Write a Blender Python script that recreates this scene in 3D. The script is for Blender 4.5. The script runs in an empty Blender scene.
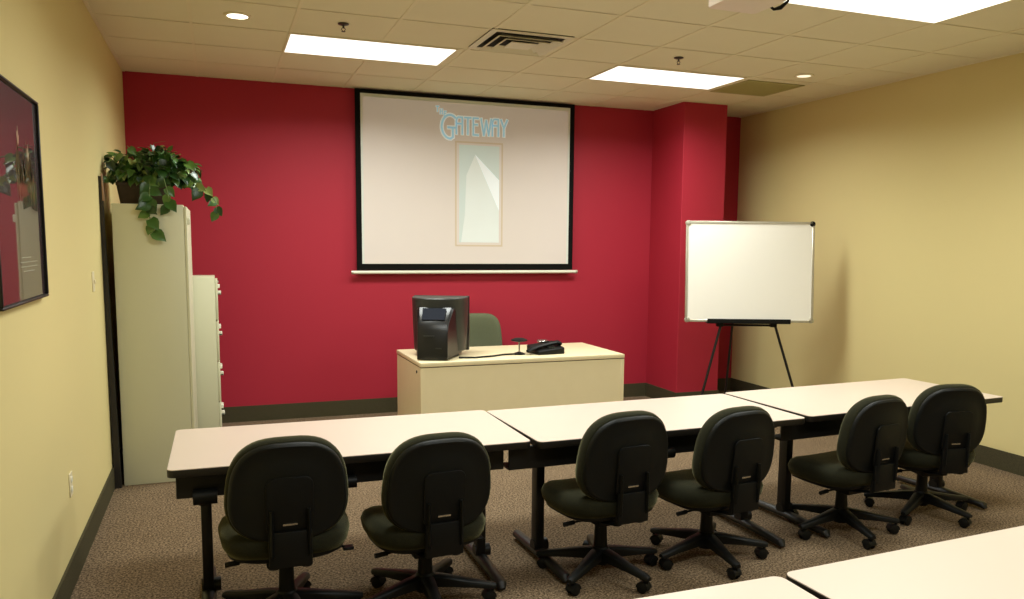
import bpy, bmesh, math, random
from mathutils import Vector, Matrix
PI = math.pi
C = bpy.context.scene.collection
sc = bpy.context.scene

# ------------------------------------------------------------------ helpers
def nm(): return bmesh.new()

def box(bm, x0, x1, y0, y1, z0, z1, bev=0.0, seg=2, M=None):
    t = bmesh.new()
    bmesh.ops.create_cube(t, size=1.0)
    for v in t.verts:
        v.co = Vector(((x0+x1)/2+v.co.x*(x1-x0), (y0+y1)/2+v.co.y*(y1-y0), (z0+z1)/2+v.co.z*(z1-z0)))
    if bev > 0:
        bmesh.ops.bevel(t, geom=list(t.edges), offset=bev, segments=seg, profile=0.5, affect='EDGES')
    join(bm, t, M)

def join(bm, t, M=None):
    if M is not None: bmesh.ops.transform(t, matrix=M, verts=t.verts)
    mp = {}
    for v in t.verts: mp[v] = bm.verts.new(v.co)
    for f in t.faces:
        try: bm.faces.new([mp[v] for v in f.verts])
        except ValueError: pass
    t.free()

def frame_of(d):
    d = d.normalized()
    up = Vector((0, 0, 1)) if abs(d.z) < 0.95 else Vector((1, 0, 0))
    a = d.cross(up).normalized(); b = d.cross(a).normalized()
    return a, b

def tube(bm, pts, r, seg=10, caps=True, sq=None):
    pts = [Vector(p) for p in pts]
    rs = r if isinstance(r, (list, tuple)) else [r]*len(pts)
    rings = []
    pa = None
    for i, p in enumerate(pts):
        if i == 0: d = pts[1]-pts[0]
        elif i == len(pts)-1: d = pts[-1]-pts[-2]
        else: d = (pts[i+1]-pts[i]).normalized()+(pts[i]-pts[i-1]).normalized()
        a, b = frame_of(d)
        if pa is not None and a.dot(pa) < 0: a, b = -a, -b
        pa = a
        ring = []
        for k in range(seg):
            t = 2*PI*k/seg
            ca, sa = math.cos(t), math.sin(t)
            if sq: ca, sa = ca*sq[0], sa*sq[1]
            ring.append(bm.verts.new(p+a*ca*rs[i]+b*sa*rs[i]))
        rings.append(ring)
    for i in range(len(rings)-1):
        for k in range(seg):
            bm.faces.new([rings[i][k], rings[i][(k+1) % seg], rings[i+1][(k+1) % seg], rings[i+1][k]])
    if caps:
        bm.faces.new(rings[0][::-1]); bm.faces.new(rings[-1])

def lathe(bm, prof, c=(0, 0, 0), seg=24, M=None):
    t = bmesh.new()
    rings = []
    for r, z in prof:
        if r < 1e-6: rings.append([t.verts.new((c[0], c[1], c[2]+z))])
        else: rings.append([t.verts.new((c[0]+r*math.cos(2*PI*k/seg), c[1]+r*math.sin(2*PI*k/seg), c[2]+z)) for k in range(seg)])
    for i in range(len(rings)-1):
        A, B = rings[i], rings[i+1]
        for k in range(seg):
            k2 = (k+1) % seg
            if len(A) == 1 and len(B) == 1: continue
            if len(A) == 1: t.faces.new([A[0], B[k], B[k2]])
            elif len(B) == 1: t.faces.new([A[k], A[k2], B[0]])
            else: t.faces.new([A[k], A[k2], B[k2], B[k]])
    join(bm, t, M)

def prism(bm, poly, z0, z1, M=None, bev=0.0):
    """poly in xy, extruded along z"""
    t = bmesh.new()
    a = [t.verts.new((x, y, z0)) for x, y in poly]
    b = [t.verts.new((x, y, z1)) for x, y in poly]
    n = len(poly)
    t.faces.new(a[::-1]); t.faces.new(b)
    for i in range(n): t.faces.new([a[i], a[(i+1) % n], b[(i+1) % n], b[i]])
    if bev > 0:
        bmesh.ops.recalc_face_normals(t, faces=t.faces)
        e = [e for e in t.edges if len(e.link_faces) == 2 and e.calc_face_angle(0) > 0.6]
        bmesh.ops.bevel(t, geom=e, offset=bev, segments=2, profile=0.5, affect='EDGES')
    join(bm, t, M)

def rrect(w, d, r, seg=6, cx=0, cy=0):
    pts = []
    for (sx, sy, a0) in ((1, 1, 0), (-1, 1, 90), (-1, -1, 180), (1, -1, 270)):
        for k in range(seg+1):
            a = math.radians(a0+90*k/seg)
            pts.append((cx+sx*(w/2-r)+r*math.cos(a), cy+sy*(d/2-r)+r*math.sin(a)))
    return pts

def rings_mesh(bm, rings, cap0=True, cap1=True):
    R = [[bm.verts.new(p) for p in r] for r in rings]
    n = len(R[0])
    for i in range(len(R)-1):
        for k in range(n):
            bm.faces.new([R[i][k], R[i][(k+1) % n], R[i+1][(k+1) % n], R[i+1][k]])
    if cap0: bm.faces.new(R[0][::-1])
    if cap1: bm.faces.new(R[-1])

def obj(name, bm, mat, parent=None, smooth=True, angle=40):
    bmesh.ops.recalc_face_normals(bm, faces=bm.faces)
    me = bpy.data.meshes.new(name)
    if smooth:
        for f in bm.faces: f.smooth = True
        for e in bm.edges:
            if len(e.link_faces) == 2 and e.calc_face_angle(0) > math.radians(angle): e.smooth = False
    bm.to_mesh(me); bm.free()
    o = bpy.data.objects.new(name, me); C.objects.link(o)
    if mat is not None: me.materials.append(mat)
    if parent is not None: o.parent = parent
    return o

def thing(name, label, cat, loc=(0, 0, 0), rz=0.0, group=None):
    o = bpy.data.objects.new(name, None); C.objects.link(o)
    o.location = loc; o.rotation_euler = (0, 0, rz); o.empty_display_size = 0.1
    o['label'] = label; o['category'] = cat
    if group: o['group'] = group
    return o

def tag(o, label, cat, group=None):
    o['label'] = label; o['category'] = cat
    if group: o['group'] = group
    return o

def struct(name, bm, mat, parent=None, smooth=False):
    o = obj(name, bm, mat, parent, smooth)
    if parent is None: o['kind'] = 'structure'
    return o

def dup(root, loc, rz, label, group=None):
    r = root.copy(); C.objects.link(r); r.location = loc; r.rotation_euler = (0, 0, rz); r['label'] = label
    if group: r['group'] = group
    for ch in list(root.children):
        c = ch.copy(); C.objects.link(c); c.parent = r
        for g in list(ch.children):
            d = g.copy(); C.objects.link(d); d.parent = c
    return r

# ------------------------------------------------------------------ materials
def srgb(r, g, b):
    f = lambda c: (c/255/12.92) if c/255 <= 0.04045 else ((c/255+0.055)/1.055)**2.4
    return (f(r), f(g), f(b), 1)

def mat(name, col, rough=0.6, metal=0.0, spec=0.5, noise=None, bump=None, coat=0.0, emit=None, estr=0.0, coat_rough=0.03):
    m = bpy.data.materials.new(name); m.use_nodes = True
    nt = m.node_tree; b = nt.nodes['Principled BSDF']
    b.inputs['Base Color'].default_value = col
    b.inputs['Roughness'].default_value = rough
    b.inputs['Metallic'].default_value = metal
    b.inputs['Specular IOR Level'].default_value = spec
    b.inputs['Coat Weight'].default_value = coat
    b.inputs['Coat Roughness'].default_value = coat_rough
    if emit is not None:
        b.inputs['Emission Color'].default_value = emit; b.inputs['Emission Strength'].default_value = estr
    tc = nt.nodes.new('ShaderNodeTexCoord')
    if noise:
        sc_, amt, col2 = noise
        n = nt.nodes.new('ShaderNodeTexNoise'); n.inputs['Scale'].default_value = sc_; n.inputs['Detail'].default_value = 4
        nt.links.new(tc.outputs['Object'], n.inputs['Vector'])
        r = nt.nodes.new('ShaderNodeValToRGB')
        r.color_ramp.elements[0].position = 0.5-amt/2; r.color_ramp.elements[1].position = 0.5+amt/2
        r.color_ramp.elements[0].color = col; r.color_ramp.elements[1].color = col2
        nt.links.new(n.outputs['Fac'], r.inputs['Fac']); nt.links.new(r.outputs['Color'], b.inputs['Base Color'])
    if bump:
        bs, st, dist = bump
        n2 = nt.nodes.new('ShaderNodeTexNoise'); n2.inputs['Scale'].default_value = bs; n2.inputs['Detail'].default_value = 3
        nt.links.new(tc.outputs['Object'], n2.inputs['Vector'])
        bp_ = nt.nodes.new('ShaderNodeBump'); bp_.inputs['Strength'].default_value = st; bp_.inputs['Distance'].default_value = dist
        nt.links.new(n2.outputs['Fac'], bp_.inputs['Height']); nt.links.new(bp_.outputs['Normal'], b.inputs['Normal'])
    return m

M_ = {}
M_['cream'] = mat('cream_paint', srgb(218, 203, 145), 0.75, spec=0.25, bump=(180, 0.12, 0.002))
M_['red'] = mat('red_paint', srgb(172, 40, 58), 0.6, spec=0.3, bump=(180, 0.12, 0.002))
M_['tile'] = mat('acoustic_tile', srgb(234, 228, 200), 0.9, spec=0.1, noise=(3.0, 0.6, srgb(231, 225, 196)), bump=(260, 0.25, 0.002))
M_['tbar'] = mat('ceiling_grid_paint', srgb(234, 226, 196), 0.6, spec=0.2)
M_['base'] = mat('carpet_base', srgb(62, 58, 42), 0.9, spec=0.1, noise=(160, 0.5, srgb(84, 78, 56)))
M_['cabinet'] = mat('putty_enamel', srgb(206, 204, 172), 0.45, spec=0.4, noise=(1.5, 0.8, srgb(208, 206, 176)))
M_['cabinet_in'] = mat('putty_enamel_pull', srgb(228, 226, 206), 0.35, spec=0.5)
M_['lam'] = mat('white_laminate', srgb(214, 196, 180), 0.35, spec=0.35, noise=(2.0, 0.8, srgb(216, 198, 183)))
M_['edge'] = mat('black_table_edge', srgb(26, 22, 18), 0.4, spec=0.4, noise=(40, 0.8, srgb(30, 25, 20)))
M_['steel_black'] = mat('black_powder_coat', srgb(16, 15, 13), 0.42, spec=0.4, noise=(60, 0.8, srgb(20, 18, 16)))
M_['maple'] = mat('pale_maple_laminate', srgb(238, 224, 184), 0.4, spec=0.35, noise=(9, 0.9, srgb(233, 218, 176)))
M_['seam'] = mat('dark_desk_seam', srgb(96, 80, 48), 0.6, noise=(9, 0.9, srgb(90, 76, 46)))
M_['fabric'] = mat('olive_black_fabric', srgb(28, 28, 20), 0.95, spec=0.08, noise=(300, 0.5, srgb(50, 50, 37)), bump=(500, 0.4, 0.002))
_b = M_['fabric'].node_tree.nodes['Principled BSDF']
_b.inputs['Sheen Weight'].default_value = 0.8; _b.inputs['Sheen Roughness'].default_value = 0.35; _b.inputs['Sheen Tint'].default_value = srgb(160, 156, 116)
M_['fabric_green'] = mat('olive_green_fabric', srgb(92, 97, 74), 0.95, spec=0.1, noise=(300, 0.5, srgb(106, 110, 86)), bump=(500, 0.4, 0.002))
M_['shell'] = mat('black_textured_plastic', srgb(10, 12, 10), 0.5, spec=0.28, noise=(200, 0.6, srgb(15, 17, 15)), bump=(600, 0.2, 0.001))
M_['plastic'] = mat('black_plastic', srgb(8, 9, 8), 0.5, spec=0.25, noise=(90, 0.6, srgb(13, 14, 13)))
M_['chrome'] = mat('bright_metal', srgb(200, 200, 195), 0.25, metal=1.0, noise=(30, 0.6, srgb(190, 190, 186)))
M_['monitor'] = mat('charcoal_monitor_plastic', srgb(40, 42, 38), 0.42, spec=0.5, noise=(150, 0.6, srgb(52, 54, 50)))
M_['monitor_dark'] = mat('dark_monitor_plastic', srgb(16, 17, 18), 0.32, spec=0.5, noise=(150, 0.6, srgb(20, 21, 22)))
M_['vent_blue'] = mat('blue_black_vent', srgb(24, 28, 38), 0.75, spec=0.15, noise=(100, 0.6, srgb(28, 32, 42)))
M_['crt'] = mat('dark_crt_glass', srgb(18, 22, 24), 0.08, spec=0.6, noise=(10, 0.6, srgb(20, 24, 26)))
M_['screen'] = mat('white_screen_fabric', srgb(212, 201, 191), 0.8, spec=0.2, noise=(1.2, 0.7, srgb(216, 205, 196)), emit=(1.0, .93, .9, 1), estr=0.09)  # faint glow in the fabric stands in for the projector's light
M_['screen_hi'] = mat('screen_light_margin', srgb(216, 220, 212), 0.8, spec=0.2, noise=(1.2, 0.7, srgb(219, 223, 215)))
M_['screen_blk'] = mat('black_screen_border', srgb(14, 14, 13), 0.8, spec=0.1, noise=(50, 0.7, srgb(18, 18, 16)))
M_['logo'] = mat('pale_blue_projection', srgb(160, 204, 228), 0.8, spec=0.2, noise=(20, 0.7, srgb(166, 208, 230)), emit=(.40, .78, 1.0, 1), estr=0.22)  # projected image as colour, with a small glow in place of the beam
M_['logo_hi'] = mat('white_blue_projection', srgb(236, 242, 244), 0.8, spec=0.2, noise=(20, 0.7, srgb(238, 244, 246)), emit=(.85, .95, 1.0, 1), estr=0.16)
M_['panel_a'] = mat('green_blue_projection', srgb(203, 208, 200), 0.8, spec=0.2, noise=(3, 0.7, srgb(198, 212, 208)), emit=(.8, .98, 1.0, 1), estr=0.11)
M_['panel_b'] = mat('pale_projection', srgb(218, 222, 216), 0.8, spec=0.2, noise=(3, 0.7, srgb(222, 228, 224)), emit=(.9, 1.0, 1.0, 1), estr=0.11)
M_['panel_line'] = mat('beige_projection', srgb(204, 186, 158), 0.8, spec=0.2, noise=(8, 0.7, srgb(208, 190, 163)), emit=(1, .92, .75, 1), estr=0.06)
M_['board'] = mat('white_board_enamel', srgb(252, 248, 238), 0.2, spec=0.5, noise=(1.2, 0.7, srgb(253, 250, 241)))
M_['board_frame'] = mat('satin_aluminium', srgb(196, 190, 170), 0.35, metal=0.7, noise=(20, 0.7, srgb(204, 198, 180)))
M_['white_plastic'] = mat('ivory_plastic', srgb(226, 214, 176), 0.4, noise=(20, 0.7, srgb(230, 218, 182)))
M_['proj'] = mat('projector_white_plastic', srgb(236, 222, 206), 0.5, noise=(20, 0.7, srgb(238, 224, 210)))
M_['planter'] = mat('brown_planter', srgb(58, 46, 30), 0.6, noise=(25, 0.7, srgb(76, 60, 46)), bump=(60, 0.4, 0.004))
M_['soil'] = mat('potting_soil', srgb(38, 30, 22), 0.95, noise=(80, 0.7, srgb(60, 46, 32)), bump=(90, 0.8, 0.01))
M_['stem'] = mat('green_stem', srgb(86, 108, 50), 0.6, noise=(30, 0.7, srgb(100, 120, 60)))
M_['bronze'] = mat('dark_sprinkler_metal', srgb(70, 66, 58), 0.4, metal=0.6, noise=(30, 0.7, srgb(84, 78, 68)))
M_['diff'] = mat('lit_prismatic_diffuser', srgb(250, 250, 245), 0.5, noise=(30, 0.7, srgb(245, 245, 240)), emit=(1.0, 0.985, 0.93, 1), estr=1.6)
M_['bulb'] = mat('lit_downlight_lens', srgb(250, 245, 230), 0.5, noise=(30, 0.7, srgb(245, 240, 225)), emit=(1.0, 0.93, 0.78, 1), estr=5.0)
M_['bulb_dim'] = mat('lit_downlight_lens_soft', srgb(250, 245, 230), 0.5, noise=(30, 0.7, srgb(245, 240, 225)), emit=(1.0, 0.9, 0.68, 1), estr=1.0)
M_['vent'] = mat('vent_paint', srgb(222, 216, 190), 0.5, noise=(30, 0.7, srgb(225, 219, 194)))
M_['vent_in'] = mat('vent_dark_duct', srgb(34, 32, 26), 0.8, noise=(30, 0.7, srgb(40, 38, 30)))
M_['grille'] = mat('return_grille_paint', srgb(176, 170, 112), 0.6, noise=(30, 0.7, srgb(180, 174, 118)))
M_['lean_shade'] = mat('dark_board_gap_shade', srgb(28, 24, 18), 0.6, noise=(30, 0.7, srgb(34, 28, 22)))  # near black, also stands for the shade between wall and cabinet
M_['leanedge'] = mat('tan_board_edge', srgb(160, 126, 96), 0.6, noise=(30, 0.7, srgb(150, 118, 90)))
M_['lily'] = mat('print_white_lily', srgb(214, 196, 168), 0.35, coat=1.0, noise=(60, 0.8, srgb(190, 160, 130)))
M_['leafgreen'] = mat('green_leaf_shape', srgb(72, 84, 46), 0.35, coat=1.0, noise=(60, 0.8, srgb(110, 76, 50)))
M_['printtext'] = mat('print_pale_lines', srgb(150, 150, 135), 0.5, coat=1.0, noise=(60, 0.8, srgb(200, 205, 190)))

def leaf_mat():
    m = bpy.data.materials.new('pothos_leaf'); m.use_nodes = True
    nt = m.node_tree; b = nt.nodes['Principled BSDF']
    g = nt.nodes.new('ShaderNodeNewGeometry')
    r = nt.nodes.new('ShaderNodeValToRGB')
    r.color_ramp.elements[0].color = srgb(20, 44, 16); r.color_ramp.elements[1].color = srgb(150, 164, 96)
    e = r.color_ramp.elements.new(0.55); e.color = srgb(48, 88, 32)
    e = r.color_ramp.elements.new(0.85); e.color = srgb(84, 118, 50)
    nt.links.new(g.outputs['Random Per Island'], r.inputs['Fac'])
    nt.links.new(r.outputs['Color'], b.inputs['Base Color'])
    b.inputs['Roughness'].default_value = 0.32; b.inputs['Specular IOR Level'].default_value = 0.5
    return m
M_['leaf'] = leaf_mat()

def carpet_mat():
    m = bpy.data.materials.new('speckled_carpet'); m.use_nodes = True
    nt = m.node_tree; b = nt.nodes['Principled BSDF']; b.inputs['Roughness'].default_value = 0.97
    b.inputs['Specular IOR Level'].default_value = 0.1
    tc = nt.nodes.new('ShaderNodeTexCoord')
    n = nt.nodes.new('ShaderNodeTexNoise'); n.inputs['Scale'].default_value = 85; n.inputs['Detail'].default_value = 6; n.inputs['Roughness'].default_value = 0.75
    nt.links.new(tc.outputs['Object'], n.inputs['Vector'])
    r = nt.nodes.new('ShaderNodeValToRGB')
    r.color_ramp.elements[0].position = 0.41; r.color_ramp.elements[1].position = 0.62
    r.color_ramp.elements[0].color = srgb(68, 56, 44); r.color_ramp.elements[1].color = srgb(176, 151, 122)
    e = r.color_ramp.elements.new(0.5); e.color = srgb(120, 101, 78)
    nt.links.new(n.outputs['Fac'], r.inputs['Fac'])
    n3 = nt.nodes.new('ShaderNodeTexNoise'); n3.inputs['Scale'].default_value = 5; n3.inputs['Detail'].default_value = 3
    nt.links.new(tc.outputs['Object'], n3.inputs['Vector'])
    mx = nt.nodes.new('ShaderNodeMixRGB'); mx.blend_type = 'MULTIPLY'; mx.inputs['Fac'].default_value = 0.25
    nt.links.new(r.outputs['Color'], mx.inputs['Color1']); nt.links.new(n3.outputs['Fac'], mx.inputs['Color2'])
    nt.links.new(mx.outputs['Color'], b.inputs['Base Color'])
    bp_ = nt.nodes.new('ShaderNodeBump'); bp_.inputs['Strength'].default_value = 0.6; bp_.inputs['Distance'].default_value = 0.006
    nt.links.new(n.outputs['Fac'], bp_.inputs['Height']); nt.links.new(bp_.outputs['Normal'], b.inputs['Normal'])
    return m
M_['carpet'] = carpet_mat()

def poster_mat():
    """deep maroon print under glass"""
    m = mat('maroon_print', srgb(32, 11, 22), 0.5, coat=1.0, noise=(2.5, 0.7, srgb(22, 9, 18)), coat_rough=0.02)
    m.node_tree.nodes['Principled BSDF'].inputs['Coat IOR'].default_value = 1.62
    return m
M_['poster'] = poster_mat()

# ------------------------------------------------------------------ room constants
XL, XR, YB, YF, ZC = -0.726, 5.689, 8.138, -3.0, 3.181
GX0, GP = 0.5325, 0.651          # ceiling module in x
GY0, GQ = 4.247, 0.645           # ceiling module in y

# ------------------------------------------------------------------ shell
b = nm(); box(b, XL-0.1, XR+0.1, YF-0.1, YB+0.1, -0.1, 0); struct('floor', b, M_['carpet'])
b = nm(); box(b, XL-0.1, XR+0.1, YF-0.1, YB+0.1, ZC+0.006, ZC+0.1); struct('ceiling', b, M_['tile'])
b = nm(); box(b, XL-0.1, XL, YF, YB, 0, ZC+0.006); struct('wall_left', b, M_['cream'])
b = nm(); box(b, XR, XR+0.1, YF, YB, 0, ZC+0.006); struct('wall_right', b, M_['cream'])
b = nm(); box(b, XL-0.1, XR+0.1, YB, YB+0.1, 0, ZC+0.006); struct('wall_back', b, M_['red'])
b = nm(); box(b, XL-0.1, XR+0.1, YF-0.1, YF, 0, ZC+0.006); struct('wall_front', b, M_['cream'])
CX0, CX1, CY0 = 4.54, 5.06, 7.48
b = nm(); box(b, CX0, CX1, CY0, YB, 0, ZC+0.006, 0.004, 1); struct('wall_column', b, M_['red'])
# suspended ceiling grid: flat bars flush under the tiles
b = nm()
xs = [GX0+GP*k for k in range(-1, 8)]
ys = [GY0+GQ*k for k in range(-11, 7)]
for x in xs:
    if x-0.012 > XL and x+0.012 < XR: box(b, x-0.0115, x+0.0115, YF, YB, ZC+0.002, ZC+0.006)
for y in ys:
    if y-0.012 > YF and y+0.012 < YB: box(b, XL, XR, y-0.0105, y+0.0105, ZC+0.0022, ZC+0.0042)
box(b, XL, XL+0.02, YF, YB, ZC, ZC+0.006); box(b, XR-0.02, XR, YF, YB, ZC, ZC+0.006)
struct('trim_1', b, M_['tbar'])
HB = 0.15
b = nm(); box(b, XL, XL+0.012, YF, YB, 0, HB); struct('baseboard_left', b, M_['base'])
b = nm(); box(b, XR-0.012, XR, YF, YB, 0, HB); struct('baseboard_right', b, M_['base'])
b = nm(); box(b, XL, CX0-0.012, YB-0.012, YB, 0, HB); box(b, CX1+0.012, XR, YB-0.012, YB, 0, HB)
box(b, CX0-0.012, CX1+0.012, CY0-0.012, CY0, 0, HB); box(b, CX0-0.012, CX0, CY0, YB, 0, HB); box(b, CX1, CX1+0.012, CY0, YB, 0, HB)
struct('baseboard_back', b, M_['base'])

# ------------------------------------------------------------------ ceiling fixtures
def troffer(x0, y0, x1, y1, label, power):
    cx, cy = (x0+x1)/2, (y0+y1)/2
    t = thing('ceiling_light', label, 'ceiling light', (cx, cy, ZC), 0, 'recessed fluorescent ceiling lights')
    w, d = x1-x0, y1-y0
    f = nm()
    fw = 0.016
    box(f, -w/2, w/2, -d/2, -d/2+fw, -0.003, 0.004); box(f, -w/2, w/2, d/2-fw, d/2, -0.003, 0.004)
    box(f, -w/2, -w/2+fw, -d/2+fw, d/2-fw, -0.003, 0.004); box(f, w/2-fw, w/2, -d/2+fw, d/2-fw, -0.003, 0.004)
    obj('frame', f, M_['tbar'], t, False)
    g = nm(); box(g, -w/2+fw, w/2-fw, -d/2+fw, d/2-fw, -0.001, 0.004); obj('diffuser', g, M_['diff'], t, False)
    L = bpy.data.lights.new('fluorescent_tubes', 'AREA'); L.shape = 'RECTANGLE'; L.size = w-0.06; L.size_y = d-0.06
    L.energy = power; L.color = (0.955, 1.0, 0.95); L.spread = math.radians(LSPREAD)
    lo = bpy.data.objects.new('fluorescent_tubes', L); C.objects.link(lo); lo.parent = t; lo.location = (0, 0, -0.012)
    return t
LSPREAD = 160
G = lambda i: GX0+GP*i
Q = lambda j: GY0+GQ*j
troffer(0.52, 6.18, 1.765, 6.81, 'bright recessed ceiling light at left, nearest the plant corner', 56)
troffer(3.12, 6.20, 4.385, 6.81, 'bright recessed ceiling light in front of the red column', 50)
troffer(G(4), Q(-1), G(6), Q(0), 'largest looking ceiling light, cut by the top edge of the picture', 40)
troffer(G(0), Q(-1), G(2), Q(0), 'recessed ceiling light above the front row of tables, out of frame', 40)
troffer(G(0), Q(-5), G(2), Q(-4), 'recessed ceiling light at left behind the viewer', 40)
troffer(G(4), Q(-5), G(6), Q(-4), 'recessed ceiling light at right behind the viewer', 40)

def downlight(x, y, r, label, m):
    t = thing('downlight', label, 'downlight', (x, y, ZC), 0, 'round recessed downlights')
    a = nm(); lathe(a, [(r, 0.006), (r+0.02, 0.006), (r+0.02, 0.0), (r+0.014, -0.004), (r, -0.004), (r, 0.006)], seg=32); obj('trim_ring', a, M_['tbar'], t)
    a = nm(); lathe(a, [(0, -0.003), (r*0.6, -0.004), (r, -0.001), (r, 0.004), (0, 0.004)], seg=32); obj('lens', a, m, t)
downlight(0.172, 5.856, 0.066, 'round bright downlight in the ceiling above the left wall cabinets', M_['bulb'])
downlight(4.78, 5.941, 0.06, 'small dim round downlight beside the green return grille', M_['bulb_dim'])

def sprinkler(x, y, label):
    t = thing('sprinkler', label, 'sprinkler', (x, y, ZC), 0, 'ceiling fire sprinklers'); t.scale = (.75, .75, .75)
    a = nm(); lathe(a, [(0, 0.004), (0.05, 0.004), (0.05, -0.002), (0.035, -0.008), (0.012, -0.012), (0, -0.012)]); obj('escutcheon', a, M_['bronze'], t)
    a = nm(); tube(a, [(0, 0, -0.008), (0, 0, -0.035)], 0.009); tube(a, [(0.009, 0, -0.03), (0.018, 0, -0.045), (0.004, 0, -0.062)], 0.0035, 6); tube(a, [(-0.009, 0, -0.03), (-0.018, 0, -0.045), (-0.004, 0, -0.062)], 0.0035, 6)
    obj('body', a, M_['bronze'], t)
    a = nm(); lathe(a, [(0, -0.066), (0.018, -0.066), (0.018, -0.062), (0, -0.062)]); obj('deflector', a, M_['bronze'], t)
sprinkler(0.844, 5.79, 'dark ceiling sprinkler above the left ceiling light')
sprinkler(3.437, 5.775, 'dark ceiling sprinkler above the right ceiling light')

# supply air vent (stepped square diffuser)
VX0, VX1, VY0, VY1 = 1.80, 2.43, 5.49, 6.09
t = thing('air_vent', 'square stepped ceiling air vent with dark slots above the screen', 'air vent', ((VX0+VX1)/2, (VY0+VY1)/2, ZC))
w, d = VX1-VX0-0.02, VY1-VY0-0.02
def sqring(bm, w, d, iw, id_, z0, z1, M=None):
    """sloping square collar from outer (w,d,z0) to inner (iw,id_,z1), 4 mm thick"""
    t_ = bmesh.new()
    o = [(-w/2, -d/2), (w/2, -d/2), (w/2, d/2), (-w/2, d/2)]; i = [(-iw/2, -id_/2), (iw/2, -id_/2), (iw/2, id_/2), (-iw/2, id_/2)]
    A = [t_.verts.new((x, y, z0)) for x, y in o]; B = [t_.verts.new((x, y, z1)) for x, y in i]
    A2 = [t_.verts.new((x, y, z0+0.004)) for x, y in o]; B2 = [t_.verts.new((x, y, z1+0.004)) for x, y in i]
    for k in range(4):
        k2 = (k+1) % 4
        t_.faces.new([A[k], A[k2], B[k2], B[k]]); t_.faces.new([A2[k], B2[k], B2[k2], A2[k2]])
        t_.faces.new([A[k], A2[k], A2[k2], A[k2]]); t_.faces.new([B[k], B[k2], B2[k2], B2[k]])
    join(bm, t_, M)
a = nm(); box(a, -w/2, w/2, -d/2, d/2, 0.001, 0.005); obj('duct_opening', a, M_['vent_in'], t, False)
a = nm(); sqring(a, w, d, w-0.09, d-0.09, -0.004, -0.006); obj('frame', a, M_['vent'], t, False)
for k, (s0, s1) in enumerate(((0.80, 0.66), (0.56, 0.42))):
    a = nm(); sqring(a, w*s0, d*s0, w*s1, d*s1, -0.03, -0.008); obj('louver', a, M_['vent'], t, False)
a = nm(); box(a, -w*0.16, w*0.16, -d*0.16, d*0.16, -0.028, -0.022, 0.002, 1); obj('centre_plate', a, M_['vent'], t, False)

# return grille near the right wall
t = thing('return_grille', 'darker olive square return air grille in the ceiling near the right wall', 'air vent', ((G(6)+G(7))/2, 6.59, ZC))
w, d = GP-0.03, 0.60
a = nm(); sqring(a, w, d, w-0.05, d-0.05, -0.003, -0.004); obj('frame', a, M_['grille'], t, False)
a = nm(); box(a, -w/2, w/2, -d/2, d/2, 0.0, 0.004)
for k in range(22):
    y = -d/2+0.03+k*(d-0.06)/21
    box(a, -w/2+0.025, w/2-0.025, y-0.007, y+0.007, -0.003, 0.001)
obj('slats', a, M_['grille'], t, False)

# ------------------------------------------------------------------ projection screen
SX0, SX1, SZ0, SZ1, SY = 1.272, 3.566, 1.445, 3.176, 8.07
scr = thing('projection_screen', 'pulled down projection screen with black border on the red wall', 'projection screen', ((SX0+SX1)/2, SY, SZ0))
W2 = (SX1-SX0)/2; HT = SZ1-SZ0
bw = 0.052
fx0, fx1, fz0, fz1 = -W2+bw, W2-bw, 0.062, HT-0.04
a = nm(); box(a, fx0, fx1, -0.003, 0.003, fz0, fz1); fabric = obj('screen_fabric', a, M_['screen'], scr, False)
a = nm()
box(a, -W2, fx0, -0.0035, 0.0035, 0, HT); box(a, fx1, W2, -0.0035, 0.0035, 0, HT)
box(a, fx0, fx1, -0.0035, 0.0035, 0, fz0); box(a, fx0, fx1, -0.0035, 0.0035, fz1, HT)
obj('border', a, M_['screen_blk'], scr, False)
a = nm(); m = 0.022
box(a, fx0, fx0+m, -0.0042, -0.003, fz0, fz1); box(a, fx1-m, fx1, -0.0042, -0.003, fz0, fz1); box(a, fx0+m, fx1-m, -0.0042, -0.003, fz1-m*1.4, fz1)
obj('light_margin', a, M_['screen_hi'], fabric, False)
a = nm(); tube(a, [(-W2-0.035, -0.002, -0.022), (W2+0.045, -0.002, -0.022)], 0.017, 16); obj('bottom_bar', a, M_['cabinet_in'], scr)
for s in (-1, 1):
    a = nm(); tube(a, [(s*(W2+0.035), -0.002, -0.022), (s*(W2+0.055), -0.002, -0.022)], 0.021, 16); obj('end_cap', a, M_['board_frame'], scr)
_lay = 0
# lettering: drawn with strokes, thin art-deco capitals
def strokes(bm, segs, wd, x0, z0, sx, sz, y0, y1, slant=0.0):
    global _lay
    for pl in segs:
        for (p, q) in zip(pl[:-1], pl[1:]):
            _lay = (_lay+1) % 9; dy_ = -_lay*0.00007
            p = Vector((x0+p[0]*sx+p[1]*sz*slant, 0, z0+p[1]*sz)); q = Vector((x0+q[0]*sx+q[1]*sz*slant, 0, z0+q[1]*sz))
            d = (q-p); 
            if d.length < 1e-6: continue
            d.normalize(); n = Vector((-d.z, 0, d.x))*wd/2; e = d*wd*0.3
            cs = [p-e-n, q+e-n, q+e+n, p-e+n]
            t_ = bmesh.new()
            A = [t_.verts.new((c.x, y0+dy_, c.z)) for c in cs]; B = [t_.verts.new((c.x, y1, c.z)) for c in cs]
            t_.faces.new(A[::-1]); t_.faces.new(B)
            for k in range(4): t_.faces.new([A[k], A[(k+1) % 4], B[(k+1) % 4], B[k]])
            join(bm, t_)
def arc(cx, cz, rx, rz, a0, a1, n=14): return [(cx+rx*math.cos(math.radians(a0+(a1-a0)*k/n)), cz+rz*math.sin(math.radians(a0+(a1-a0)*k/n))) for k in range(n+1)]
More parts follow.
